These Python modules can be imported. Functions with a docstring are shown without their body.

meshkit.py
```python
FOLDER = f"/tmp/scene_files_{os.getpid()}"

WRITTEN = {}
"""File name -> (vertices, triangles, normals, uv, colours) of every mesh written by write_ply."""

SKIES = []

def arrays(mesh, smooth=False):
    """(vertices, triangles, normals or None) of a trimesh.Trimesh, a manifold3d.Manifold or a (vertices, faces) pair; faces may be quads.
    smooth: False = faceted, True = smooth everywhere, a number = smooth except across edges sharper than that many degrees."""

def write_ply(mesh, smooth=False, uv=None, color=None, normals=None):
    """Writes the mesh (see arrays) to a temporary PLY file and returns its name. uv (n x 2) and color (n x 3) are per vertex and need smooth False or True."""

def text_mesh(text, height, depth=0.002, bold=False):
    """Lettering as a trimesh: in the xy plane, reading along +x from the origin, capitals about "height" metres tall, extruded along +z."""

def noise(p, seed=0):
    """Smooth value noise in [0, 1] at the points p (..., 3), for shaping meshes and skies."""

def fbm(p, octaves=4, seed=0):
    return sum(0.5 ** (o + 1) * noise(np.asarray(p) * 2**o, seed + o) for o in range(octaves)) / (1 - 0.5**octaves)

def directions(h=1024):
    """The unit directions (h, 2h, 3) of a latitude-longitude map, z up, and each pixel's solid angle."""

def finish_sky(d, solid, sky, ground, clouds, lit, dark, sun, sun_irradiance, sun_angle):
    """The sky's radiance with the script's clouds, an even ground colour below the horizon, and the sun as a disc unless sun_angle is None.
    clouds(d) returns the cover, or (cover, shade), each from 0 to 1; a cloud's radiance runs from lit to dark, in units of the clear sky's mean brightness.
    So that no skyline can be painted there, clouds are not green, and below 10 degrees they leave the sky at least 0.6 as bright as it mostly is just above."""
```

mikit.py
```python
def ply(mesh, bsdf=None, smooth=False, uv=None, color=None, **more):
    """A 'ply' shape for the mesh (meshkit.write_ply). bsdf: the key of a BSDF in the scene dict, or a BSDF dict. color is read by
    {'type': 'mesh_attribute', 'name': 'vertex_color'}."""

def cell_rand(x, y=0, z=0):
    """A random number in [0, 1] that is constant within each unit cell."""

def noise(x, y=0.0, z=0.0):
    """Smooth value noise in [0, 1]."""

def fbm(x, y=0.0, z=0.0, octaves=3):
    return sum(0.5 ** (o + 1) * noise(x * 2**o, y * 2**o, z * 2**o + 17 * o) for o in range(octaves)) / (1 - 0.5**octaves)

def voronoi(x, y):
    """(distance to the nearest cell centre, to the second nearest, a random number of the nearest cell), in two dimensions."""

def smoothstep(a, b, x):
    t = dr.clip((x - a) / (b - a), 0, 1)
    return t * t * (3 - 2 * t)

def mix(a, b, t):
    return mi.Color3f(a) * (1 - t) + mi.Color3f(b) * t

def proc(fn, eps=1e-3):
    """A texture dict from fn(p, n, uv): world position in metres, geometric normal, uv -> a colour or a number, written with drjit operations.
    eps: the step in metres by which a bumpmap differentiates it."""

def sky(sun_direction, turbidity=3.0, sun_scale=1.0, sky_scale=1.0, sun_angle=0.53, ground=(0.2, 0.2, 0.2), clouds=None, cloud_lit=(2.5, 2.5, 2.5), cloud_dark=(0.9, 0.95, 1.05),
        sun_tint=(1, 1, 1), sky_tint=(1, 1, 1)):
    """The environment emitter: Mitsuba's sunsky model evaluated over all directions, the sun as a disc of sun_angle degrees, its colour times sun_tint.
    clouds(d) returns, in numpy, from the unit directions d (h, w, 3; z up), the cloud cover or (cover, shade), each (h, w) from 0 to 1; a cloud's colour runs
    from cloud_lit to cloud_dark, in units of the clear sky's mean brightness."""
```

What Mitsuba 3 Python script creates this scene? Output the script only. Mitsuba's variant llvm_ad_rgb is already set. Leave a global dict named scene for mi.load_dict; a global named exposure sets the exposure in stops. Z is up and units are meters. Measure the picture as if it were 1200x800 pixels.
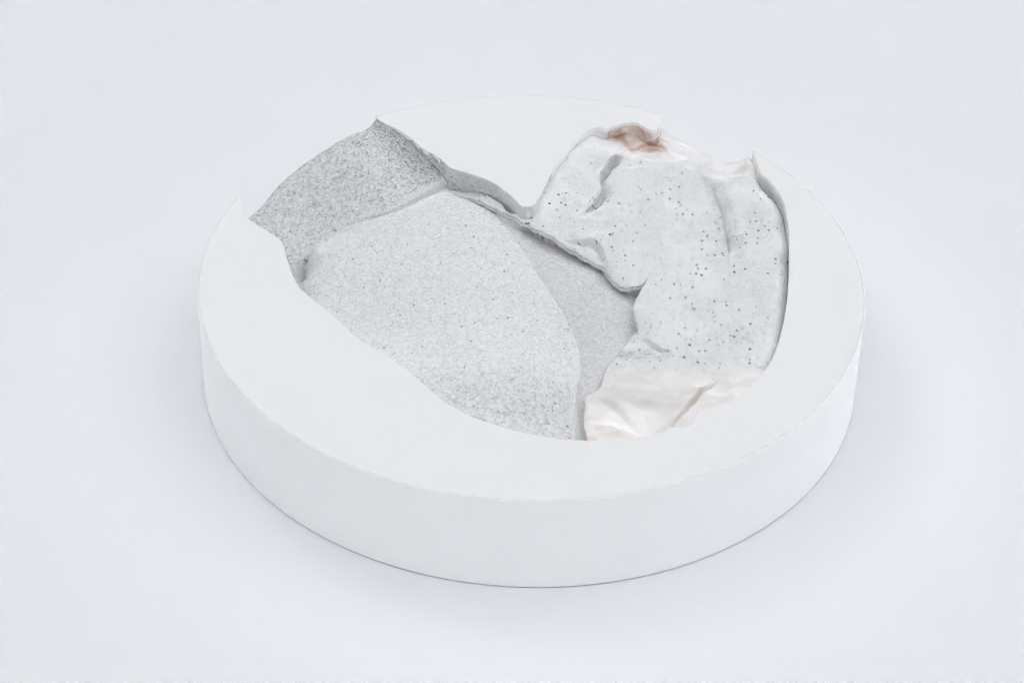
import math, numpy as np, trimesh, drjit as dr, mitsuba as mi, mikit, meshkit
from mikit import proc, noise, fbm, voronoi, cell_rand, smoothstep, mix
from scipy.interpolate import RBFInterpolator, interp1d
from scipy.spatial import Delaunay, cKDTree
import shapely, shapely.geometry as sg

T = mi.ScalarTransform4f
scene, labels = {}, {}
np.random.seed(4)

# ---------------------------------------------------------------- camera, lamps, exposure
exposure = 0.13
scene['camera'] = {'type': 'perspective', 'fov': 20.759, 'near_clip': 0.05, 'far_clip': 40.0,
    'to_world': T().look_at(origin=[-0.00550, -0.67022, 0.54141], target=[-0.00550, 0.01073, -0.00007], up=[-0.02337, 0.62223, 0.78249])}


def softbox(name, pos, aim, w, h, rgb, label):
    """A studio softbox: a black tray with a white diffuser that gives the light; far outside the picture."""
    frame = T().look_at(origin=pos, target=aim, up=[0.01, 0.1, 1])
    scene[name + '__diffuser'] = {'type': 'rectangle', 'to_world': frame @ T().scale([w / 2, h / 2, 1]),
        'bsdf': {'type': 'diffuse', 'reflectance': {'type': 'rgb', 'value': 0.8}}, 'emitter': {'type': 'area', 'radiance': {'type': 'rgb', 'value': rgb}}}
    tray = trimesh.creation.box([w + .04, h + .04, .1])
    tray.apply_translation([0, 0, -.06])
    scene[name + '__housing'] = mikit.ply(tray, {'type': 'diffuse', 'reflectance': {'type': 'rgb', 'value': 0.05}}, to_world=frame)
    labels[name] = {'label': label, 'category': 'studio lamp'}


softbox('key_softbox', [-0.75, 0.95, 1.5], [0, 0, 0], .55, .5, [3.5, 3.5, 3.5], 'large softbox lamp shining down from behind the disc, a little to the left')
softbox('overhead_softbox', [0.3, 0.1, 1.9], [0.3, 0.1, 0], 4.4, 3.8, [.887, .89, .893], 'very wide softbox lamp hanging like a ceiling above the table')
softbox('added_fill_strip', [0.9, -2.3, 0.18], [0, 0, 0.05], 2.6, .28, [4.3, 4.3, 4.3], 'added low fill strip behind the camera that brightens the side of the disc')  # added fill, kept low to brighten the disc side but not the relief
softbox('added_left_strip', [-2.3, -1.1, 0.18], [0, 0, 0.05], 2.0, .28, [5.0, 5.1, 5.2], 'added low fill strip on the left that brightens the side of the disc')  # added low fill for the left side of the disc
softbox('added_right_strip', [2.4, -0.2, 0.18], [0, 0, 0.05], 2.0, .28, [3.95, 4.1, 4.35], 'added low fill strip on the right that brightens the side of the disc')  # added low fill for the right side of the disc

# ---------------------------------------------------------------- dimensions (mm) and traced outlines of the relief, as (x, y) or (x, y, depth below the top face)
R, H = 100.0, 32.48
LIP_NEAR = [(-90.8,37.5),(-90.1,33.4),(-89.6,30.3),(-88.0,27.7),(-85.2,25.1),(-81.5,21.7),(-78.1,18.3),(-76.5,16.1),(-75.5,12.7),(-74.9,9.7),(-73.7,5.4),(-71.3,-2.6),(-69.4,-6.8),(-66.9,-10.0),(-64.1,-13.3),(-60.8,-16.9),(-55.3,-24.0),(-52.1,-28.3),(-49.1,-31.8),(-45.2,-35.3),(-42.1,-38.0),(-36.1,-44.0),(-32.7,-48.2),(-29.7,-51.6),(-26.6,-56.0),(-23.3,-59.3),(-19.5,-62.6),(-15.9,-65.1),(-11.5,-67.2),(-7.3,-68.9),(-3.2,-70.6),(1.1,-71.9),(5.9,-72.9),(10.0,-73.7),(14.0,-73.9),(16.7,-74.0),(20.3,-73.7),(23.9,-73.0),(27.5,-72.3),(31.1,-71.6),(34.7,-70.7),(37.1,-69.7),(38.6,-68.4),(39.6,-67.0),(41.3,-67.3),(43.2,-67.1),(45.2,-66.3),(46.4,-65.1),(47.2,-62.8),(48.0,-60.2),(50.8,-58.5),(53.7,-57.3),(56.0,-56.1),(58.2,-54.8),(59.8,-53.6),(61.1,-51.7),(63.5,-47.3),(65.9,-43.4),(68.9,-38.6),(71.6,-31.3),(74.0,-21.2),(75.9,-10.8),(77.4,1.8),(78.5,14.8),(79.2,30.3),(78.6,41.5),(77.1,48.4),(75.5,52.7),(74.3,55.2),(72.8,57.5),(71.9,60.3),(71.4,62.7),(71.2,65.0),(70.8,67.4),(70.4,69.3),(70.1,70.7)]
WEDGE = [(41.5,90.6),(41.4,87.1),(40.5,84.1),(40.2,82.1),(38.7,81.1),(34.4,84.4),(33.0,85.5),(30.2,85.2),(28.0,84.1),(25.5,82.8),(23.5,81.4),(21.1,82.1),(19.1,81.3),(16.3,78.2),(13.6,73.7),(11.4,69.3),(9.5,64.4),(7.3,59.6),(5.4,54.8),(3.8,49.1),(2.0,43.1),(0.7,39.8),(-0.6,37.9),(-2.8,37.4),(-5.2,40.5),(-7.1,43.6),(-9.3,46.3),(-12.0,49.4),(-14.8,51.6),(-18.0,53.4),(-21.1,55.1),(-23.8,56.4),(-26.5,57.7),(-28.3,60.5),(-29.4,61.9),(-31.9,64.6),(-35.0,67.4),(-39.4,73.5),(-42.9,77.2),(-46.6,80.5),(-49.2,82.4),(-51.3,85.2)]
L1 = [(-90.0,44.0,11.90),(-86.6,48.9,12.40),(-84.0,54.1,11.00),(-81.1,58.9,9.00),(-74.8,66.4,7.40),(-70.1,71.0,6.50),(-63.6,77.2,4.90),(-58.3,81.7,4.50),(-54.0,83.5,5.60),(-51.8,87.9,6.50),(-46.4,80.8,6.20),(-40.6,75.0,7.40),(-34.9,69.4,8.40),(-79.1,42.5,12.50),(-73.1,34.3,13.00),(-74.5,24.0,13.00),(-71.0,19.8,14.00),(-67.1,65.6,8.00),(-72.0,57.1,10.50),(-61.6,66.6,8.50),(-60.6,49.2,9.50),(-51.0,73.5,8.00),(-50.2,58.2,9.00),(-39.7,65.8,9.00),(-42.0,56.9,9.50),(-28.7,66.0,9.50),(-20.3,61.8,9.00),(-12.0,55.8,8.80),(-5.7,49.1,9.50),(-64.0,39.7,10.00),(-52.5,49.4,9.40),(-78.3,32.1,12.50),(-66.1,20.1,8.20),(-64.2,6.9,8.00),(-57.5,0.7,8.00),(-51.6,-11.3,6.60),(-35.4,-32.6,5.40),(-19.9,-50.4,4.80),(-5.0,-58.2,5.20),(6.0,-60.9,7.00),(-53.4,18.5,6.60),(-59.2,28.2,7.40),(-36.6,-4.5,5.00),(-20.6,-25.5,4.20),(-5.3,-40.9,4.20),(4.7,-42.7,5.60),(9.7,-51.9,7.40),(-49.0,34.8,7.00),(-38.6,41.5,6.60),(-28.2,51.1,6.60),(-19.9,42.8,6.40),(-14.4,37.0,6.60),(-17.3,47.5,7.40),(-13.2,45.1,8.20),(-9.1,42.3,9.00),(-3.7,38.8,9.60),(2.3,35.4,10.60),(-32.5,22.0,5.30),(-16.4,8.8,4.80),(-1.9,-1.8,6.00),(7.1,-16.8,7.00),(-9.4,24.9,6.80),(9.7,-32.9,7.00),(-47.1,0.4,5.80),(-26.2,-9.0,4.40),(0.5,29.0,9.60),(9.8,16.2,9.60),(20.2,12.8,10.00),(30.6,5.9,11.00),(17.4,-9.3,9.40),(25.2,-8.5,9.80),(19.9,-25.3,9.60),(28.9,-15.3,10.80),(18.3,-37.3,9.60),(15.3,-46.8,11.50),(15.0,-55.7,10.50),(7.1,30.4,10.40),(12.3,3.1,9.40),(5.8,16.5,9.30),(46.7,11.7,15.00),(40.4,-23.1,14.00),(24.7,-47.1,11.00),(26.0,36.0,14.00),(39.4,33.4,15.00),(9.8,52.2,13.00)]
L2 = [(2.0,44.9,2.00),(5.5,54.7,1.60),(7.3,60.6,1.40),(13.6,75.4,1.80),(19.2,83.9,2.80),(6.8,46.6,2.40),(10.8,58.8,1.00),(17.7,71.9,1.60),(15.0,53.0,3.40),(20.5,69.2,3.00),(24.7,78.2,3.40),(28.1,77.2,4.00),(30.7,60.5,1.60),(29.6,45.6,1.00),(36.3,45.1,0.50),(30.7,32.0,1.00),(39.5,63.3,1.70),(45.1,67.5,2.80),(47.2,51.2,1.20),(46.2,22.7,0.30),(54.0,46.8,1.20),(55.9,33.4,1.30),(20.1,31.2,2.40),(25.3,21.7,1.80),(33.0,14.8,1.30),(40.3,-2.5,1.00),(44.6,-26.6,1.40),(55.7,-1.4,1.40),(36.1,-17.6,2.30),(49.3,-37.1,2.40),(37.0,-31.4,2.60),(52.6,-17.4,2.00),(72.6,46.4,2.00),(70.8,25.2,1.40),(68.8,3.1,1.20),(65.0,-21.5,1.60),(52.4,58.8,1.50),(55.1,47.7,1.10),(57.6,35.4,1.10),(66.9,46.7,1.40),(67.2,32.5,1.00),(64.8,15.6,1.00),(61.4,-1.2,1.40),(62.3,38.6,1.60),(21.4,67.1,4.20),(19.9,56.6,4.20),(24.7,50.8,3.20),(25.4,63.7,4.00),(15.7,44.3,3.80),(59.5,-32.0,3.00),(77.1,35.1,2.60),(77.0,13.6,2.40),(73.9,-12.2,2.20),(69.6,-30.4,2.40),(65.0,-41.0,2.00),(74.4,57.0,3.20),(71.0,61.2,2.60),(68.5,65.6,2.80),(68.7,69.3,2.40),(65.1,68.1,6.00),(61.5,75.4,9.50),(53.1,72.4,6.00),(31.9,84.7,5.00),(36.0,83.9,5.00),(27.7,84.0,4.60),(37.9,85.3,4.20),(33.2,87.4,3.40),(31.7,77.8,5.60),(36.4,78.4,4.60),(29.6,86.7,3.40),(47.9,85.1,7.50),(43.1,84.9,6.50),(39.8,73.1,3.50),(24.2,89.1,6.50),(-6.4,38.9,4.80),(-3.2,39.5,4.20),(-11.9,44.0,5.00),(-17.4,49.6,5.20),(-22.9,54.6,5.60),(0.8,33.5,4.30),(4.3,33.6,3.60),(8.3,27.1,4.00),(13.6,22.8,4.60),(20.1,18.7,5.60),(20.9,23.0,3.20),(22.9,14.3,3.50),(17.5,23.9,3.00),(23.2,11.9,6.00),(26.5,8.0,5.50),(30.4,7.2,4.80),(34.7,7.0,2.60),(32.8,0.3,4.00),(30.4,-7.2,4.80),(31.5,-13.6,4.60),(33.4,-19.2,5.00),(38.5,-26.6,3.80),(30.1,-16.2,7.50),(26.6,-23.6,7.50),(21.9,-33.5,6.80),(30.9,-30.6,5.00),(21.1,-39.0,6.50),(19.6,-43.8,6.50),(16.3,-46.6,6.50),(16.0,-54.1,6.00),(16.2,-63.5,4.50),(16.5,-72.0,1.40),(27.0,-39.7,4.20),(34.4,-40.4,3.40),(44.1,-44.9,2.60),(20.7,-50.1,6.00),(24.9,-51.7,6.50),(29.3,-51.2,5.80),(35.4,-52.4,5.60),(33.7,-57.3,7.00),(23.0,-61.9,4.40),(19.2,-67.4,3.00),(26.5,-67.5,3.00),(35.2,-62.4,5.50),(41.5,-51.7,3.40),(55.0,-48.3,2.00),(45.4,-61.6,2.00),(43.1,-60.3,2.60),(52.3,-52.8,1.60),(58.0,-51.2,1.40),(49.8,-55.8,1.40),(30.6,-45.9,3.80)]
FREE = [(-26.2,56.6,6.00),(-22.8,52.0,5.80),(-20.1,50.8,5.80),(-17.3,49.1,5.70),(-12.7,45.2,5.60),(-9.1,41.7,5.40),(-5.6,39.0,5.20),(-2.4,35.7,5.00),(2.2,31.5,4.80),(5.1,29.4,4.80),(8.3,26.9,4.80),(12.3,24.2,5.00),(16.2,20.9,5.40),(20.1,18.2,5.90),(22.7,12.9,6.40),(24.5,9.8,6.60),(26.6,7.4,6.40),(28.6,6.0,6.20),(30.9,5.3,5.80),(33.5,5.4,5.00),(34.7,6.6,4.20),(34.2,4.7,4.40),(32.8,1.3,4.80),(31.2,-2.9,5.20),(30.4,-6.6,5.60),(30.9,-10.1,5.80),(31.8,-14.2,5.80),(31.8,-15.6,6.60),(30.1,-16.0,7.60),(28.5,-19.1,7.80),(26.6,-23.3,7.80),(24.8,-27.2,7.60),(22.7,-31.8,7.20),(21.4,-34.9,7.00),(21.1,-38.4,7.00),(20.6,-41.2,7.00),(18.9,-43.6,7.00),(16.6,-45.2,7.00),(15.8,-48.6,6.80),(15.7,-53.8,6.30),(15.7,-59.9,5.30),(15.9,-65.0,4.20),(16.3,-69.7,2.40),(16.5,-73.3,0.60)]
CREST = [(-26.2,57.3,6.00),(-21.6,56.7,5.40),(-16.1,52.6,5.00),(-10.6,47.0,4.80),(-7.3,41.5,4.40),(-3.3,40.1,3.60),(-2.2,39.7,2.00)]
FOLDS1 = [dict(line=[(-68.7,15.8,9.00),(-68.8,21.1,9.00),(-68.3,24.6,8.60),(-66.9,27.4,8.40),(-63.5,32.2,8.20),(-58.5,37.1,8.00),(-49.3,41.8,7.80),(-42.8,45.6,7.40),(-38.9,49.0,7.40),(-35.8,52.1,7.20),(-32.4,55.4,7.00),(-27.1,58.7,7.00),(-21.6,58.7,7.00),(-16.1,55.2,7.00),(-9.2,48.7,7.00)], up=0.7, down=2, w=0.28, reach=6, ends=(0.85, 0.1)),
    dict(line=[(-14.6,47.6,8.00),(-10.4,41.4,8.40),(-6.3,33.2,8.60),(-3.3,26.8,8.70),(0.5,16.9,8.80),(4.5,7.6,8.80),(8.4,-2.0,8.80),(11.8,-12.3,8.80),(14.3,-22.5,8.80),(14.8,-32.5,8.80),(13.7,-41.2,8.80),(13.2,-49.9,9.00),(12.9,-57.5,9.00),(12.9,-63.1,8.80)], up=0.25, down=0.25, w=0.12, reach=2.5, ends=(0.45, 0.45)),
    dict(line=[(14.8,-30.5,8.80),(14.0,-38.4,8.80),(13.5,-44.3,8.80),(13.2,-49.9,9.00),(13.1,-55.6,9.00),(13.0,-60.2,9.00)], up=0.7, down=1, w=0.12, reach=2, ends=(0.45, 0.45)),
    dict(line=[(-68.4,29.6,10.00),(-69.5,26.4,11.00),(-70.4,22.8,12.00),(-70.5,17.1,12.00),(-70.8,10.6,12.00)], up=-7, down=7, w=0.35, reach=2, ends=(0.45, 0.45))]
FOLDS2 = [dict(line=[(39.8,54.3,2.00),(41.1,42.8,2.00),(41.6,31.5,2.00),(39.7,20.3,2.00),(36.9,13.7,2.00)], up=-0.9, down=-0.5, w=0.2, reach=5, ends=(0.45, 0.45), ws=4),
    dict(line=[(45.4,-3.1,2.00),(46.7,-11.4,2.00),(46.4,-19.7,2.00),(43.9,-26.6,2.00)], up=-1.1, down=-0.5, w=0.2, reach=5, ends=(0.45, 0.45), ws=4),
    dict(line=[(61.1,1.7,2.00),(62.1,-8.8,2.00),(60.6,-19.1,2.00),(57.2,-27.4,2.00),(53.9,-32.7,2.00)], up=-1.4, down=-0.5, w=0.2, reach=6, ends=(0.45, 0.45), ws=4),
    dict(line=[(6.8,64.8,2.00),(10.1,57.8,2.00),(11.7,49.9,2.00),(10.1,43.4,2.00)], up=-0.6, down=-0.4, w=0.2, reach=4, ends=(0.45, 0.45), ws=3),
    dict(line=[(7.5,28.0,4.00),(11.2,26.8,4.00),(16.2,25.3,3.40),(20.1,24.0,3.00),(21.6,21.9,3.00),(22.4,18.2,3.20),(23.1,13.8,3.50),(24.4,9.8,5.00)], up=0.9, down=3, w=0.12, reach=3, ends=(0.45, 0.45)),
    dict(line=[(49.0,76.2,4.00),(51.5,69.5,3.00),(53.7,62.7,2.50),(56.0,54.1,2.00),(58.2,43.1,1.70),(59.4,33.2,1.70),(59.8,25.3,1.80),(60.0,16.7,2.00),(58.7,5.9,2.00)], up=-4.6, down=-0.5, w=0.08, reach=5, ends=(0.15, 0.4)),
    dict(line=[(29.7,74.4,4.00),(26.6,72.3,4.00),(23.8,67.4,4.00),(21.6,62.1,4.00),(21.3,57.8,4.00),(22.0,53.2,4.00),(21.4,49.0,4.00),(18.1,42.6,3.50),(12.7,37.2,3.00)], up=-3.8, down=-1.8, w=0.12, reach=2.6, ends=(0.1, 0.45)),
    dict(line=[(56.8,-38.1,3.00),(54.6,-41.3,3.00),(51.8,-44.5,3.00),(49.5,-47.3,3.00),(47.6,-50.9,3.00),(45.5,-54.4,3.00),(42.9,-58.3,3.00),(40.4,-61.2,3.50),(38.3,-62.5,5.00)], up=-1.2, down=-1.1, w=0.12, reach=3.5, ends=(0.45, 0.45)),
    dict(line=[(34.1,-18.9,3.00),(32.9,-19.6,5.00),(34.4,-22.0,5.00),(36.3,-25.2,4.00),(39.2,-27.8,3.50),(43.4,-29.4,3.00)], up=1.1, down=1.2, w=0.2, reach=3.5, ends=(0.45, 0.45)),
    dict(line=[(17.1,-46.4,6.00),(20.8,-47.8,6.00),(25.6,-50.7,6.00),(28.0,-54.5,6.00),(31.1,-59.3,6.00)], up=0.7, down=2, w=0.7, reach=5, ends=(0.45, 0.45)),
    dict(line=[(26.9,-48.4,5.00),(30.5,-49.5,5.00),(35.4,-50.4,5.00),(40.3,-52.0,4.50)], up=0.9, down=1.6, w=0.8, reach=5, ends=(0.45, 0.45)),
    dict(line=[(19.9,86.2,4.00),(23.5,84.4,4.00),(26.2,81.5,4.00),(29.2,80.2,4.00),(31.2,82.2,5.00)], up=0.2, down=-1.8, w=0.15, reach=2, ends=(0.45, 0.45)),
    dict(line=[(31.4,86.9,6.50),(34.7,87.8,6.00),(37.5,86.4,6.00),(39.6,83.1,6.00)], up=1.4, down=1.6, w=0.12, reach=2, ends=(0.45, 0.45)),
    dict(line=[(25.8,87.9,5.00),(30.0,89.6,5.00),(33.9,91.2,5.00)], up=0.7, down=0.9, w=0.12, reach=1.6, ends=(0.45, 0.45)),
    dict(line=[(37.5,84.4,6.00),(41.6,85.1,6.00),(45.9,85.8,7.00)], up=0.5, down=0.5, w=0.15, reach=1, ends=(0.45, 0.45))]

# ---------------------------------------------------------------- helpers


def resample(P, step, closed=False):
    P = np.asarray(P, float)
    if closed:
        P = np.vstack([P, P[:1]])
    s = np.r_[0, np.cumsum(np.linalg.norm(np.diff(P[:, :2], axis=0), axis=1))]
    n = max(2, int(round(s[-1] / step)) + 1)
    t = np.linspace(0, s[-1], n)
    if len(P) > 3 and not closed:
        from scipy.interpolate import PchipInterpolator
        Q = PchipInterpolator(s, P, axis=0)(t)
    else:
        Q = interp1d(s, P, axis=0)(t)
    return Q[:-1] if closed else Q


def ragged(P, amp=0.12, seed=1):
    """Chips the run of an edge a little, as broken plaster is."""
    P = np.array(P, float)
    t = np.gradient(P[:, :2], axis=0)
    n = np.stack([-t[:, 1], t[:, 0]], -1) / (np.linalg.norm(t, axis=1, keepdims=True) + 1e-9)
    q = np.c_[P[:, :2], np.zeros(len(P))]
    a = amp * (meshkit.fbm(q / 2.2, 3, seed) - .5) * 2 + amp * .5 * (meshkit.noise(q / .45, seed + 9) - .5) * 2
    w = np.minimum(1, np.minimum(np.arange(len(P)), np.arange(len(P))[::-1]) / 6)
    P[:, :2] += n * (a * w)[:, None]
    return P


def poly_dist(p, L, within=None):
    """Signed distance (positive on the left of the line) and arc parameter 0..1 of the nearest point of polyline L."""
    L = np.asarray(L, float)[:, :2]
    if within is not None:                                                      # only the points that the line can reach
        m = np.all((p > L.min(0) - within) & (p < L.max(0) + within), axis=1)
        sd, tt = np.full(len(p), 1e9), np.zeros(len(p))
        sd[m], tt[m] = poly_dist(p[m], L)
        return sd, tt
    seg = np.linalg.norm(np.diff(L, axis=0), axis=1)
    s0 = np.r_[0, np.cumsum(seg)]
    best = np.full(len(p), 1e9); sd = np.zeros(len(p)); tt = np.zeros(len(p))
    for k in range(len(L) - 1):
        a, d = L[k], (L[k + 1] - L[k]) / seg[k]
        u = np.clip((p - a) @ d, 0, seg[k])
        q = p - a - u[:, None] * d
        r = np.hypot(q[:, 0], q[:, 1])
        m = r < best
        best[m] = r[m]
        sd[m] = (np.sign(d[0] * q[:, 1] - d[1] * q[:, 0]) * r)[m]
        tt[m] = ((s0[k] + u) / s0[-1])[m]
    return sd, tt


def smooth01(a, b, x):
    t = np.clip((x - a) / (b - a), 0, 1)
    return t * t * (3 - 2 * t)


def fold_height(p, f):
    L = resample(f['line'], .8)
    sd, t = poly_dist(p, L, 2.7 * f['reach'] + f.get('ws', 0))
    a0, a1 = f.get('ends', (.45, .45))
    env = smooth01(0, max(a0, 1e-6), t) * (1 - smooth01(1 - max(a1, 1e-6), 1, t))
    a = np.abs(sd) / f['reach']
    g = np.exp(-a * 1.2) * (1 - smooth01(1.6, 2.6, a))
    if 'ws' in f:                                                               # a crisp brow, then a slope ws wide on the left of the line
        m = np.clip(sd / f['ws'], 0, 1)
        m = m * (1.4 - .4 * m)
        ar = np.maximum(sd - f['ws'], 0) / f['reach']
        gl = np.exp(-ar * 1.2) * (1 - smooth01(1.6, 2.6, ar))
        return env * (np.where(sd > 0, m * gl * (f['up'] + f['down']), 0) - f['down'] * np.where(sd > 0, gl, g))
    side = .5 * (1 + np.tanh(sd / f['w']))
    return env * g * (side * f['up'] - (1 - side) * f['down'])


def height_fn(pts, folds, smoothing, bumps, seed, creased=0.0):
    pts = np.asarray(pts, float)
    base = np.array([-sum(fold_height(pts[:, :2], f) for f in folds)]).T[:, 0] if folds else 0
    rbf = RBFInterpolator(pts[:, :2], -pts[:, 2] + base * .0, kernel='thin_plate_spline', smoothing=smoothing)

    def h(p):
        p = np.asarray(p, float)
        z = rbf(p)
        for f in folds:
            z = z + fold_height(p, f)
        q = np.c_[p, np.zeros(len(p))]
        z = z + bumps * (meshkit.fbm(q / 9, 3, seed) - .5) * 2 + .1 * bumps * (meshkit.fbm(q / 1.6, 2, seed + 5) - .5) * 2
        if creased:
            z = z - creased * (np.abs(meshkit.noise(q / 11, seed + 2) - .5) * 2 + .5 * np.abs(meshkit.noise(q / 5.5 + 3, seed + 3) - .5) * 2)
        return z
    return h


def sheet(poly, edge_pts, step, h, extra=None):
    """Delaunay sheet over a polygon. edge_pts: closed run of boundary points; returns vertices (xy), faces, number of boundary points (they come first)."""
    x0, y0, x1, y1 = poly.bounds
    gx, gy = np.meshgrid(np.arange(x0, x1, step), np.arange(y0, y1, step * .9))
    gx = gx + (np.arange(gx.shape[0]) % 2)[:, None] * step * .5
    g = np.c_[gx.ravel(), gy.ravel()]
    inner = poly.buffer(-step * .55)
    g = g[shapely.contains_xy(inner, g[:, 0], g[:, 1])]
    if extra is not None:
        g = g[cKDTree(extra).query(g)[0] > step * .6] if step < 5 else g
    P = np.vstack([edge_pts, g] + ([] if extra is None else [extra]))
    tri = Delaunay(P).simplices
    c = P[tri].mean(1)
    keep = shapely.contains_xy(poly, c[:, 0], c[:, 1])
    tri = tri[keep]
    a, b, cc = P[tri[:, 0]], P[tri[:, 1]], P[tri[:, 2]]
    area = (b[:, 0] - a[:, 0]) * (cc[:, 1] - a[:, 1]) - (b[:, 1] - a[:, 1]) * (cc[:, 0] - a[:, 0])
    tri[area < 0] = tri[area < 0][:, ::-1]
    return P, tri[np.abs(area) > 1e-7]


def strips(V, F, loop, offsets):
    """Adds a skirt to a closed boundary loop (indices into V). offsets: list of rings of points, one per loop vertex; nan rows mean no skirt there."""
    V, F = list(V) if isinstance(V, list) else V, F
    prev = np.asarray(loop)
    out_v, out_f = [V], [F]
    n0 = len(V)
    for ring in offsets:
        ok = ~np.isnan(ring[:, 0])
        idx = np.arange(len(ring)) + n0
        ring = np.where(ok[:, None], ring, 0)
        out_v.append(ring)
        nxt = np.roll(np.arange(len(ring)), -1)
        good = ok & ok[nxt]
        a, b, c, d = prev, prev[nxt], idx[nxt], idx
        out_f.append(np.c_[a, c, b][good]); out_f.append(np.c_[a, d, c][good])
        n0 += len(ring)
        prev = idx
    V, F = np.vstack(out_v), np.vstack(out_f)
    used = np.unique(F)
    remap = np.full(len(V), -1); remap[used] = np.arange(len(used))
    return V[used], remap[F]


def outward(loop_xy, poly):
    t = np.roll(loop_xy, -1, 0) - np.roll(loop_xy, 1, 0)
    n = np.c_[t[:, 1], -t[:, 0]] / (np.linalg.norm(t, axis=1, keepdims=True) + 1e-12)
    probe = loop_xy + n * .02
    flip = np.mean(shapely.contains_xy(poly, probe[:, 0], probe[:, 1])) > .5
    return -n if flip else n


def add(key, V, F, bsdf, smooth=True):
    scene[key] = mikit.ply(trimesh.Trimesh(V / 1000.0, F, process=False), bsdf, smooth=smooth)


def split_mesh(V, F, pieces):
    """One smooth surface as several parts that share their normals along the cut."""
    N = np.zeros_like(V); fc = np.cross(V[F[:, 1]] - V[F[:, 0]], V[F[:, 2]] - V[F[:, 0]])
    for k in range(3):
        np.add.at(N, F[:, k], fc)
    N /= np.linalg.norm(N, axis=1, keepdims=True) + 1e-12
    for key, mask, bsdf in pieces:
        f = F[mask]; used = np.unique(f); remap = np.full(len(V), -1); remap[used] = np.arange(len(used))
        path = meshkit.write_ply((V[used] / 1000.0, remap[f]), False, normals=N[used])
        scene[key] = {'type': 'ply', 'filename': path, 'face_normals': False, 'bsdf': {'type': 'ref', 'id': bsdf}}


def arc(a0, a1, r=R, step=.25):
    n = max(2, int(abs(a1 - a0) * r / step))
    a = np.linspace(a0, a1, n)
    return np.c_[r * np.cos(a), r * np.sin(a)]


# ---------------------------------------------------------------- materials
MM = 1000.0


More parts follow.
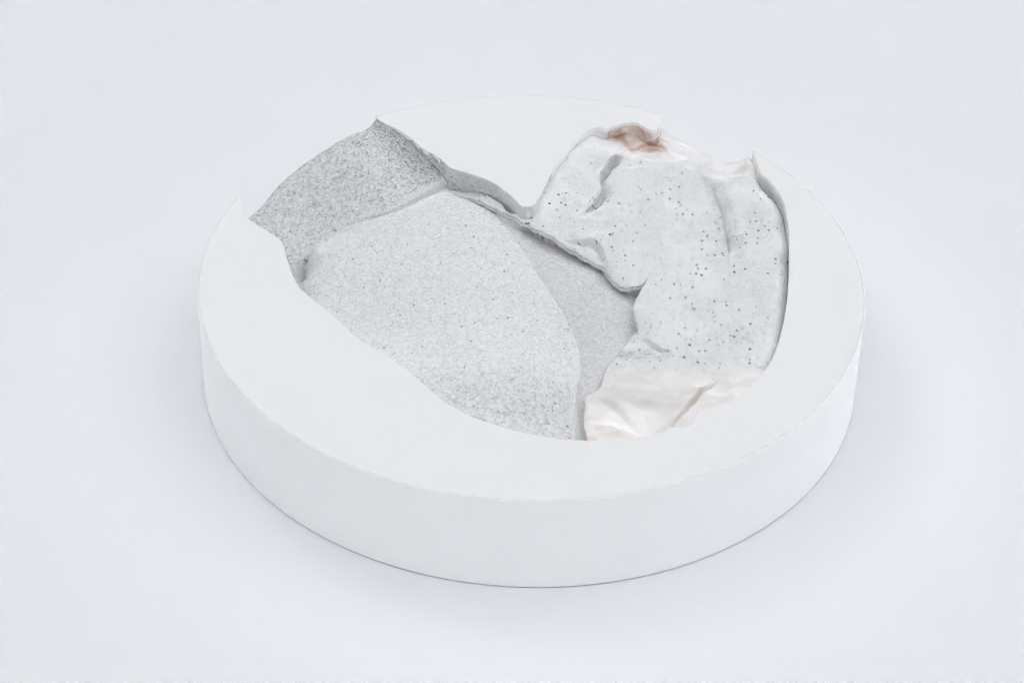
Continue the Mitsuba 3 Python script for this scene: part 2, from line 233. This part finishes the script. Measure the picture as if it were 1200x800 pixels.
def white_plaster(p, n, uv):
    q = p * MM
    m = fbm(q.x / 14, q.y / 14, q.z / 14, 3)
    fine = noise(q.x / .7, q.y / .7, q.z / .7)
    c = mix((.842, .850, .856), (.864, .871, .876), m) * (0.985 + .03 * fine)
    d1, _, w = voronoi(q.x / 7 + q.z / 5, q.y / 7 + q.z / 6)                   # a few stray dust grains
    speck = (1 - smoothstep(.012, .03, d1)) * dr.select(w > .86, 1.0, 0.0)
    return mix(c, (.52, .52, .52), speck * .6)


def plaster_bump(p, n, uv):
    q = p * MM
    return fbm(q.x / .9, q.y / .9, q.z / .9, 3)


def grain(q, sx, sy, turn, seed):
    ca, sa = math.cos(turn), math.sin(turn)
    x, y = q.x * ca + q.y * sa, -q.x * sa + q.y * ca
    return noise(x / sx + seed, y / sy, q.z / sy)


def felt_grain(q):
    """Matted fibres: short strokes lying mostly one way, 0 to 1, mean about .5"""
    warp = fbm(q.x / 3, q.y / 3, 3.0, 2) - .5
    w = mi.Point3f(q.x + 1.6 * warp, q.y + 1.6 * (fbm(q.x / 3 + 40, q.y / 3, 3.0, 2) - .5), q.z)
    a = grain(w, .92, .27, .75, 3.1)
    b = grain(w, .9, .26, -.55, 41.7)
    c = grain(w, .7, .30, 1.5, 7.7)
    d = grain(q, .38, .30, 1.57, 91.7)
    return .3 * a + .25 * b + .22 * c + .23 * d, warp


def specks(q, cell, share, r0, r1, seed):
    x, y = q.x / cell + seed + q.z / cell * .6, q.y / cell * .78 + seed * 2 + q.z / cell * .5
    jx = x + .10 * (noise(q.x / .5, q.y / .5, seed) - .5) * (1.6 / cell)
    jy = y + .10 * (noise(q.x / .5, q.y / .5, seed + 8) - .5) * (1.6 / cell)
    d1, _, w = voronoi(jx, jy)
    w2 = dr.abs(w * 37.0 - dr.floor(w * 37.0))
    rad = (r0 + (r1 - r0) * w2 * w2) / cell
    return (1 - smoothstep(rad * .55, rad * 1.2, d1)) * dr.select(w < share, 1.0, 0.0)


def run_dist(q, pts):
    """Distance in plan (mm) to a run of straight lines."""
    best = mi.Float(99)
    for (ax, ay), (bx, by) in zip(pts[:-1], pts[1:]):
        ex, ey = bx - ax, by - ay
        t = dr.clip(((q.x - ax) * ex + (q.y - ay) * ey) / (ex * ex + ey * ey), 0, 1)
        best = dr.minimum(best, dr.sqrt(dr.square(q.x - ax - t * ex) + dr.square(q.y - ay - t * ey)))
    return best


WEDGE_RUN = [(-51.3, 85.2), (-42.9, 77.2), (-31.9, 64.6), (-21.1, 55.1), (-9.3, 46.3), (-2.8, 37.4)]
NEAR_RUN = [(-87.5, 27.2), (-76.3, 15.7), (-71.3, -1.8), (-60.8, -16.9), (-45.2, -35.3), (-29.7, -51.6), (-11.5, -67.2), (14.0, -73.7)]
RIGHT_RUN = [(71.9, 60.3), (77.1, 48.4), (79.2, 30.3), (75.9, -10.8), (71.6, -31.3), (63.5, -47.3)]


def hollow_colour(p, n, uv):
    q = p * MM
    g, warp = felt_grain(q)
    big = fbm(q.x / 12, q.y / 12, q.z / 12, 3)
    # beyond the curved fold the felt is coarser and darker
    past = dr.minimum((q.y - 24.1) - (q.x + 69) * .898, (q.y - 41.8) - (q.x + 49.3) * .761)
    past = dr.select(q.x < -27.1, past, (q.y - 58.9) + (q.x + 27.1) * .52)
    past = dr.maximum(past, (-68.3 - q.x) + (24 - q.y) * .1)  # dark tone carried into the left notch as painted shade
    back = smoothstep(-3.5, 4, past + 4 * (big - .5))
    upper = smoothstep(-45, 0, past)
    front = smoothstep(-30, -52, q.y)                                            # and again at the front end
    amt = .27 + .12 * back + .05 * front
    tone = .775 + .06 * (big - .5) - .10 * back - .03 * upper - .03 * front + .04 * smoothstep(-5, -40, q.y) * (1 - front)
    v = tone + amt * (dr.clip((g - .5) * 2.2, -1, 1)) * dr.select(g < .5, 1.25, .8)
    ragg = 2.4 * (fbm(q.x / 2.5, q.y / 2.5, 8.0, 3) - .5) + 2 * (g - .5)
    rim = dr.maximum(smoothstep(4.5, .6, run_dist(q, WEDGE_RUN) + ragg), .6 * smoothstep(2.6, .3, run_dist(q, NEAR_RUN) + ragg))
    v = v - rim * (.09 + .2 * dr.clip((.55 - g) * 2.2, -.3, 1))                    # grey felt plus painted shade along the broken edges
    blot = smoothstep(.52, .72, noise(q.x / 1.15, q.y / 1.5, q.z / 1.2) * .6 + noise(q.x / .6, q.y / .8, q.z / .6 + 5) * .4)
    v = v - blot * (.03 + .10 * dr.maximum(back, .7 * front))
    s = specks(q, 2.3, .16, .14, .42, 5.0) * .8
    s = dr.maximum(s, specks(q, 1.5, .20, .14, .34, 15.0) * (.2 + .5 * dr.maximum(back, front)))
    v = v * (1 - .72 * s)
    return mix((0, 0, 0), (.985, .995, 1.01), dr.clip(v, .06, .9))


def under_colour(p, n, uv):
    q = p * MM
    g, warp = felt_grain(q)
    v = .655 + .06 * (fbm(q.x / 12, q.y / 12, 4.0, 3) - .5) + .24 * dr.clip((g - .5) * 2.2, -1, .8)  # the layer's own grey, with shade of the recess painted into it
    s = specks(q, 2.6, .10, .14, .3, 55.0) * .7
    return mix((0, 0, 0), (.99, .995, 1.005), dr.clip(v * (1 - .7 * s), .06, .9))


FELT_SHADE = [[(55.4, 64), (59.6, 45.4), (61.7, 24)], [(26, -24.7), (38.4, -30)], [(26.7, 71.8), (22.7, 62.6), (23.4, 53.2), (17.6, 41.9)]]
CR0, CR1 = (54.2, -40.6), (40.5, -61.5)


def sheet_colour(p, n, uv):
    q = p * MM
    g, warp = felt_grain(q)
    big = fbm(q.x / 9 + 7, q.y / 9, q.z / 9, 3)
    wob = 13 * (fbm(q.x / 8, q.y / 8, 2.0, 4) - .5)
    # bare pale-pink plaster at the front end and by the rim
    bare = smoothstep(-35, -40.5, q.y + wob + .12 * (q.x - 34) - 1.0 * smoothstep(50, 62, q.x) * 4)
    rr = dr.sqrt(q.x * q.x + q.y * q.y)
    crease = 1 - smoothstep(.5, 1.3, dr.square((q.x - 33) / 14) + dr.square((q.y - 82.5 + .35 * (q.x - 34)) / 6.5) + .11 * wob)
    bare = dr.maximum(bare, dr.maximum(crease, smoothstep(93, 95.5, rr + .13 * wob)))
    v = .79 + .05 * (big - .5) + (.10 + .06 * smoothstep(.5, .75, fbm(q.x / 16, q.y / 16, 9.0, 2))) * dr.clip((g - .5) * 2.2, -1, .7)
    patchy = smoothstep(.40, .60, fbm(q.x / 15 + 2, q.y / 15 + 5, 1.0, 2))
    s = specks(q, 1.9, .46, .11, .50, 25.0) * patchy
    s = dr.maximum(s, .7 * specks(q, 1.3, .22, .09, .24, 35.0) * (.35 + .65 * patchy))
    v = v - .05 * smoothstep(.35, .65, fbm(q.x / 10 + 5, q.y / 10 + 1, 6.0, 3)) * (1 + dr.clip((.5 - g) * 3, -.5, 1.5))   # thicker felt in patches
    # grey felt plus painted shade along the folds' feet and the right lip
    ragg = 2.2 * (fbm(q.x / 2.5, q.y / 2.5, 8.0, 3) - .5) + 1.5 * (g - .5)
    thick = smoothstep(5.2, 1.2, run_dist(q, FELT_SHADE[0]) + ragg) * .8
    thick = dr.maximum(thick, smoothstep(4.2, .8, run_dist(q, FELT_SHADE[1]) + ragg) * .8)
    thick = dr.maximum(thick, smoothstep(2.0, .4, run_dist(q, FELT_SHADE[2]) + .5 * ragg) * .8)
    thick = dr.maximum(thick, .75 * smoothstep(2.3, .4, run_dist(q, RIGHT_RUN) + .6 * ragg))
    v = v - thick * (.15 + .26 * dr.clip((.55 - g) * 2.2, -.3, 1))
    tail = smoothstep(6, -9, q.x) * smoothstep(10, 20, q.y)                       # the thin end of the sheet is as grey as the hollow
    v = v - tail * (.06 + .12 * dr.clip((.5 - g) * 2.2, -.3, 1))
    felt = mix((0, 0, 0), (.985, .995, 1.005), dr.clip(v * (1 - .82 * s), .05, .9))
    soft = noise(q.x / 1.2, q.y / 1.2, q.z / 1.2)
    pink = mix((.845, .830, .822), (.862, .855, .851), big) * (.97 + .05 * soft)
    pink = mix(pink, (.765, .745, .73), smoothstep(.42, .7, fbm(q.x / 7 + 9, q.y / 4, 5.0, 3)) * .8)
    flush = smoothstep(.45, .8, fbm(q.x / 2.2 + 3, q.y / 2.2, q.z / 2.2, 3)) * smoothstep(-59.5, -63, q.y) * .9
    fl2 = smoothstep(.34, .62, fbm(q.x / 4 + 1, q.y / 3, q.z / 3, 3)) * crease * (1 - smoothstep(40, 47, q.x))
    streak = smoothstep(.35, .65, fbm(q.x / 5 + q.y / 3, q.y / 1.8 - q.x / 5, q.z / 2, 3))
    pink = mix(pink, (.70, .56, .51), crease * (1 - smoothstep(41, 48, q.x)) * (.2 + .8 * streak))
    pink = mix(mix(pink, (.83, .66, .62), flush), (.44, .29, .24), fl2 * .8)
    ex, ey = CR1[0] - CR0[0], CR1[1] - CR0[1]
    t = dr.clip(((q.x - CR0[0]) * ex + (q.y - CR0[1]) * ey) / (ex * ex + ey * ey), 0, 1)
    dl = dr.sqrt(dr.square(q.x - CR0[0] - t * ex) + dr.square(q.y - CR0[1] - t * ey))
    pink = mix(pink, (.56, .45, .39), (1 - smoothstep(.1, .6 + .9 * soft, dl)) * smoothstep(0, .6, t) * .5)      # brownish stain along the front crease
    return felt * (1 - bare) + pink * bare


def felt_bump(p, n, uv):
    q = p * MM
    return felt_grain(q)[0] + .4 * noise(q.x / .35, q.y / .35, q.z / .35)


def surface_white(p, n, uv):
    q = p * MM
    c = mix((.806, .827, .858), (.818, .838, .868), fbm(q.x / 60, q.y / 60, 0.0, 3))
    d1, _, w = voronoi(q.x / 16, q.y / 16)
    return mix(c, (.6, .6, .62), (1 - smoothstep(.008, .022, d1)) * dr.select(w > .88, .5, 0.0))


def matte(colour, bump, scale, eps, rough=.75):
    return {'type': 'twosided', 'bsdf': {'type': 'bumpmap', 'arbitrary': proc(bump, eps=eps), 'scale': scale,
            'bsdf': {'type': 'principled', 'base_color': proc(colour), 'roughness': rough, 'specular': .1}}}


scene['plaster_mat'] = matte(white_plaster, plaster_bump, 4e-5, 1.5e-4, .6)
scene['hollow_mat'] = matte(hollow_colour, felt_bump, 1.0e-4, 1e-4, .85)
scene['under_mat'] = matte(under_colour, felt_bump, 8e-5, 1e-4, .85)
scene['sheet_mat'] = matte(sheet_colour, felt_bump, 8e-5, 1e-4, .95)
scene['table_mat'] = {'type': 'twosided', 'bsdf': {'type': 'principled', 'base_color': proc(surface_white), 'roughness': .7, 'specular': .25}}

# ---------------------------------------------------------------- the setting: one white sheet
t = trimesh.Trimesh([[-4, -4, 0], [4, -4, 0], [4, 4, 0], [-4, 4, 0]], [[0, 1, 2], [0, 2, 3]], process=False)
scene['tabletop'] = mikit.ply(t, 'table_mat')
labels['tabletop'] = {'label': 'plain white backdrop surface that the plaster disc lies on', 'category': 'tabletop', 'kind': 'structure'}

# ---------------------------------------------------------------- outlines
near = ragged(resample(LIP_NEAR, .25), .13, 3)
wedge = ragged(resample(WEDGE, .25), .13, 8)
ang = lambda q: math.atan2(q[1], q[0])
ext = lambda q, r: np.array([[r * math.cos(ang(q)), r * math.sin(ang(q))]])
a_nl, a_wl, a_wr, a_nr = ang(near[0]), ang(wedge[-1]), ang(wedge[0]), ang(near[-1])
near = np.vstack([ext(near[0], R + .001), near, ext(near[-1], R + .001)])
wedge = np.vstack([ext(wedge[0], R + .001), wedge, ext(wedge[-1], R + .001)])
arc_left, arc_right = arc(a_wl, a_nl), arc(a_nr, a_wr)
cavity = sg.Polygon(np.vstack([near, arc_right[1:-1], wedge, arc_left[1:-1]])).buffer(0)
cavity_big = sg.Polygon(np.vstack([near, arc(a_nr, a_wr, R + 4), wedge, arc(a_wl, a_nl, R + 4)])).buffer(0)
lip_tree = cKDTree(np.vstack([near[1:-1], wedge[1:-1]]))

# heights (mm above the table) of the two layers of the relief
h_floor = height_fn(L1, FOLDS1, .02, .13, 21)


def h_hollow(p):
    """The floor of the hollow, swept up in a curve towards the overhanging back wedge."""
    d, t = poly_dist(np.asarray(p, float), WEDGE, 20)
    return h_floor(p) + 5.5 * np.exp(-np.abs(d) / 2.6) * smooth01(.72, .84, t)


h_sheet = height_fn(L2, FOLDS2, .05, .28, 33, 1.5)

# ---------------------------------------------------------------- layer 1: the grey hollow (under the sheet's free edge too)
free = resample(FREE, .25)
free[:, :2] = ragged(free, .34, 14)[:, :2]
crest = resample(CREST, .25)
split = sg.Polygon([(-120, -120), (24, -120), (24, -62), (34, -50), (40, -20), (46, 10), (40, 30), (20, 48), (0, 60), (0, 120), (-120, 120)])
dom = cavity.intersection(split)
dom = max(getattr(dom, 'geoms', [dom]), key=lambda g: g.area)
edge = resample(np.array(dom.exterior.coords)[:-1], .28, closed=True)
seam = resample(FOLDS1[1]['line'], .25)[:, :2]
V2, F = sheet(dom, edge, .33, h_hollow, seam)
z = h_hollow(V2) + H
d_lip = lip_tree.query(V2)[0]
z = np.minimum(z, H - .25)
V = np.c_[V2, z]
nb = len(edge)
nrm = outward(edge, dom)
r_edge = np.hypot(edge[:, 0], edge[:, 1])
is_rim = r_edge > R - .05
is_lip = (lip_tree.query(edge)[0] < .2) & ~is_rim
nan = np.full((nb, 3), np.nan)
ring = lambda off, zz: np.c_[edge + nrm * np.reshape(off, (-1, 1)), zz]
zb = z[:nb]
rings = []
for k in (.2, .4, .6, .8, .97):
    wall = ring(.12 * math.sin(math.pi * k) * 2 * meshkit.noise(np.c_[edge / 1.5, np.full(nb, k * 3)], 4)[:], zb + (H - .12 - zb) * k)
    rim = ring(.08, zb - 2.2 * k - .1)
    rings.append(np.where(is_lip[:, None], wall, np.where(is_rim[:, None], rim, nan)))
V, F = strips(V, F, np.arange(nb), rings)
c = V[F].mean(1)
sd, tt = poly_dist(c[:, :2], np.vstack([seam, seam[-1] + [0, -6]]))
under = (sd > 0) & (c[:, 1] < seam[0, 1] - 1) & (c[:, 0] > seam[0, 0])
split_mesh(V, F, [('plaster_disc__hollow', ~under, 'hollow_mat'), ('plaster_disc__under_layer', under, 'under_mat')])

# ---------------------------------------------------------------- layer 2: the raised, crumpled sheet on the right
i0 = int(np.argmin(np.hypot(*(near - free[-1, :2]).T)))
i1 = int(np.argmin(np.hypot(*(wedge - crest[-1, :2]).T)))
run = np.vstack([near[i0:], arc_right[1:-1], wedge[:i1], crest[::-1][1:-1, :2], free[:-1, :2]])
dom2 = sg.Polygon(run).buffer(0)
dom2 = max(getattr(dom2, 'geoms', [dom2]), key=lambda g: g.area)
edge = resample(np.array(dom2.exterior.coords)[:-1], .22, closed=True)
nb = len(edge)
V2, F = sheet(dom2, edge, .26, h_sheet)
free_all = np.vstack([free[:, :2], crest[:, :2]])
free_tree = cKDTree(free_all)
d_free = free_tree.query(V2)[0]
z = h_sheet(V2) + H
tail = smooth01(-27, -13, V2[:, 0]) + (V2[:, 1] < 20)
z = np.where(tail < 1, (h_hollow(V2) + H + .25) * (1 - np.minimum(tail, 1)) + z * np.minimum(tail, 1), z)
dl = lip_tree.query(V2)[0]
z = z - 1.9 * np.exp(-dl / 1.1) * smooth01(55, 66, V2[:, 0]) * smooth01(-50, -40, V2[:, 1])
z = np.minimum(z, H - .12)
rr = .45 + .55 * smooth01(-2, 10, V2[:, 0])
z = z - (rr - np.sqrt(np.maximum(rr ** 2 - np.maximum(rr - d_free, 0) ** 2, 0))) * .8       # rounded-over edge
V = np.c_[V2, z]
nrm = outward(edge, dom2)
is_rim = np.hypot(edge[:, 0], edge[:, 1]) > R - .05
near_free = free_tree.query(edge)[0] < .2
is_lip = (lip_tree.query(edge)[0] < .2) & ~is_rim & ~near_free
nan = np.full((nb, 3), np.nan)
ring = lambda off, zz: np.c_[edge + nrm * np.reshape(off, (-1, 1)), zz]
zb = z[:nb]
under = h_hollow(edge) + H
drop = np.maximum(zb - under, 0.3)
rings = []
for k, (o, dz) in enumerate([(.18, -.25), (.22, -.7), (.10, -1.2), (-.35, -1.7), (-1.1, -2.1), (-2.2, -3.2), (-2.4, -8)]):
    kk = (.2, .4, .6, .8, .97, .98, .99)[k]
    wall = ring(.1, zb + (H - .12 - zb) * kk)
    rim = ring(.08, zb - 2.2 * kk - .1)
    fr = ring(o, zb + dz)
    rings.append(np.where(is_lip[:, None], wall, np.where(is_rim[:, None], rim, np.where(near_free[:, None], fr, nan))))
V, F = strips(V, F, np.arange(nb), rings)
# the bare ends of the sheet, without felt, are parts of their own
c = V[F].mean(1)
front_end = (c[:, 1] < -41 - .12 * (c[:, 0] - 34))
rim_end = (c[:, 1] > 79.5) & (c[:, 0] < 50)
split_mesh(V, F, [('plaster_disc__raised_sheet', ~front_end & ~rim_end, 'sheet_mat'), ('plaster_disc__raised_sheet__bare_fold', front_end, 'sheet_mat'),
    ('plaster_disc__raised_sheet__pink_crease', rim_end, 'sheet_mat')])

# ---------------------------------------------------------------- the white plaster body
FIL, LIPF = .4, .22
disc = sg.Polygon(arc(0, 2 * math.pi, R - FIL, .3)[:-1])
top = disc.difference(cavity_big)
parts = [g for g in getattr(top, 'geoms', [top]) if g.area > 5]
BV, BF, off = [], [], 0
for g in parts:
    edge = resample(np.array(g.exterior.coords)[:-1], .25, closed=True)
    rings2 = []
    for d in (.06, .12, .17, .22, .32, .45, .6, .75, .9, 1.1, 1.3, 1.5):
        b = g.buffer(-d)
        for bb in getattr(b, 'geoms', [b]):
            if bb.length > 2:
                rings2.append(resample(np.array(bb.exterior.coords)[:-1], max(.25, .25), closed=True))
    inner = g.buffer(-1.6)
    x0, y0, x1, y1 = inner.bounds
    gx, gy = np.meshgrid(np.arange(x0, x1, 1.3), np.arange(y0, y1, 1.3)); gg = np.c_[gx.ravel(), gy.ravel()]
    gg = gg[shapely.contains_xy(inner.buffer(-.3), gg[:, 0], gg[:, 1])]
    P, tri = sheet(g, edge, 50, None, extra=np.vstack(rings2 + [gg]))
    r = np.hypot(P[:, 0], P[:, 1])
    q3 = np.c_[P, np.zeros(len(P))]
    zt = H + .10 * (meshkit.fbm(q3 / 22, 3, 2) - .5) * 2
    dl = lip_tree.query(P)[0]
    e = np.clip(LIPF - dl, 0, LIPF)
    zt -= LIPF - np.sqrt(np.maximum(LIPF ** 2 - e ** 2, 0))
    nb = len(edge)
    rim = np.hypot(edge[:, 0], edge[:, 1]) > R - FIL - .02
    W = np.c_[P, zt]
    inw = -outward(edge, g)
    rgs = []
    ze, er = zt[:nb], np.hypot(edge[:, 0], edge[:, 1])[:, None]
    for k in range(1, 20):
        inner_wall = np.c_[edge + inw * min(.5, k * .12), ze * (1 - k / 19) + 6 * k / 19]
        if k <= 10:                                                             # the rounded rim
            th = k / 10 * math.pi / 2
            ro, zo = R - FIL + FIL * math.sin(th), ze - FIL * (1 - math.cos(th))
        else:                                                                   # the side, drawn in a little towards the foot
            u = (k - 10) / 9
            ro, zo = R * (1 - .0008 * u), (ze - FIL) * (1 - u) + .32 * u
        wob = .07 * (meshkit.fbm(np.c_[edge / 16, np.full(nb, k * .3)], 3, 6) - .5) * min(1, k / 10)
        rgs.append(np.where(rim[:, None], np.c_[edge / er * (ro + wob[:, None]), zo], inner_wall))
    W, tri = strips(W, tri, np.arange(nb), rgs)
    BV.append(W); BF.append(tri + off); off += len(W)
# below the two broken stretches the side wall ends at the relief
for a0, a1, hf in ((a_wl, a_nl, h_hollow), (a_nr, a_wr, h_sheet)):
    q = arc(a0, a1, R - .05, .4)
    zt = np.minimum(hf(q * .999) + H, H - .2) - 1.0
    n = len(q)
    W = np.vstack([np.c_[q, zt * (1 - k) + .32 * k] for k in (0, .5, 1)])
    i = np.arange(n - 1)
    tri = np.vstack([np.c_[i + j * n, i + 1 + (j + 1) * n, i + 1 + j * n] for j in (0, 1)] + [np.c_[i + j * n, i + (j + 1) * n, i + 1 + (j + 1) * n] for j in (0, 1)])
    BV.append(W); BF.append(tri + off); off += len(W)
# chamfered foot and underside
th = np.linspace(0, 2 * math.pi, 721)[:-1]
ringz = [(R * .9992, .12 + .6), (R - .22, .3), (R - .55, .15), (0.01, .12)]
W = np.vstack([np.c_[r_ * np.cos(th), r_ * np.sin(th), np.full(720, z_)] for r_, z_ in ringz[1:]])
i = np.arange(720); j = (i + 1) % 720
tri = np.vstack([np.vstack([np.c_[i + k * 720, i + (k + 1) * 720, j + (k + 1) * 720], np.c_[i + k * 720, j + (k + 1) * 720, j + k * 720]]) for k in range(2)])
BV.append(W); BF.append(tri + off); off += len(W)
scene['plaster_disc__body'] = mikit.ply(trimesh.Trimesh(np.vstack(BV) / 1000.0, np.vstack(BF), process=False), 'plaster_mat', smooth=True)

labels['plaster_disc'] = {'label': 'round white plaster disc with broken rim and grey speckled crumpled relief sunk in top', 'category': 'sculpture'}
labels['plaster_disc__body'] = {'label': 'thick smooth white plaster disc, broken away in two places at the back rim'}
labels['plaster_disc__hollow'] = {'label': 'grey felt-textured hollow on the left of the disc'}
labels['plaster_disc__under_layer'] = {'label': 'smoother grey layer showing between the hollow and the raised sheet, darkened with painted shade'}
labels['plaster_disc__raised_sheet'] = {'label': 'paler speckled crumpled sheet on the right, its edge folded over the hollow'}
labels['plaster_disc__raised_sheet__bare_fold'] = {'label': 'crumpled off-white and pale pink end at the front'}
labels['plaster_disc__raised_sheet__pink_crease'] = {'label': 'small pink and brownish crease at the back rim'}
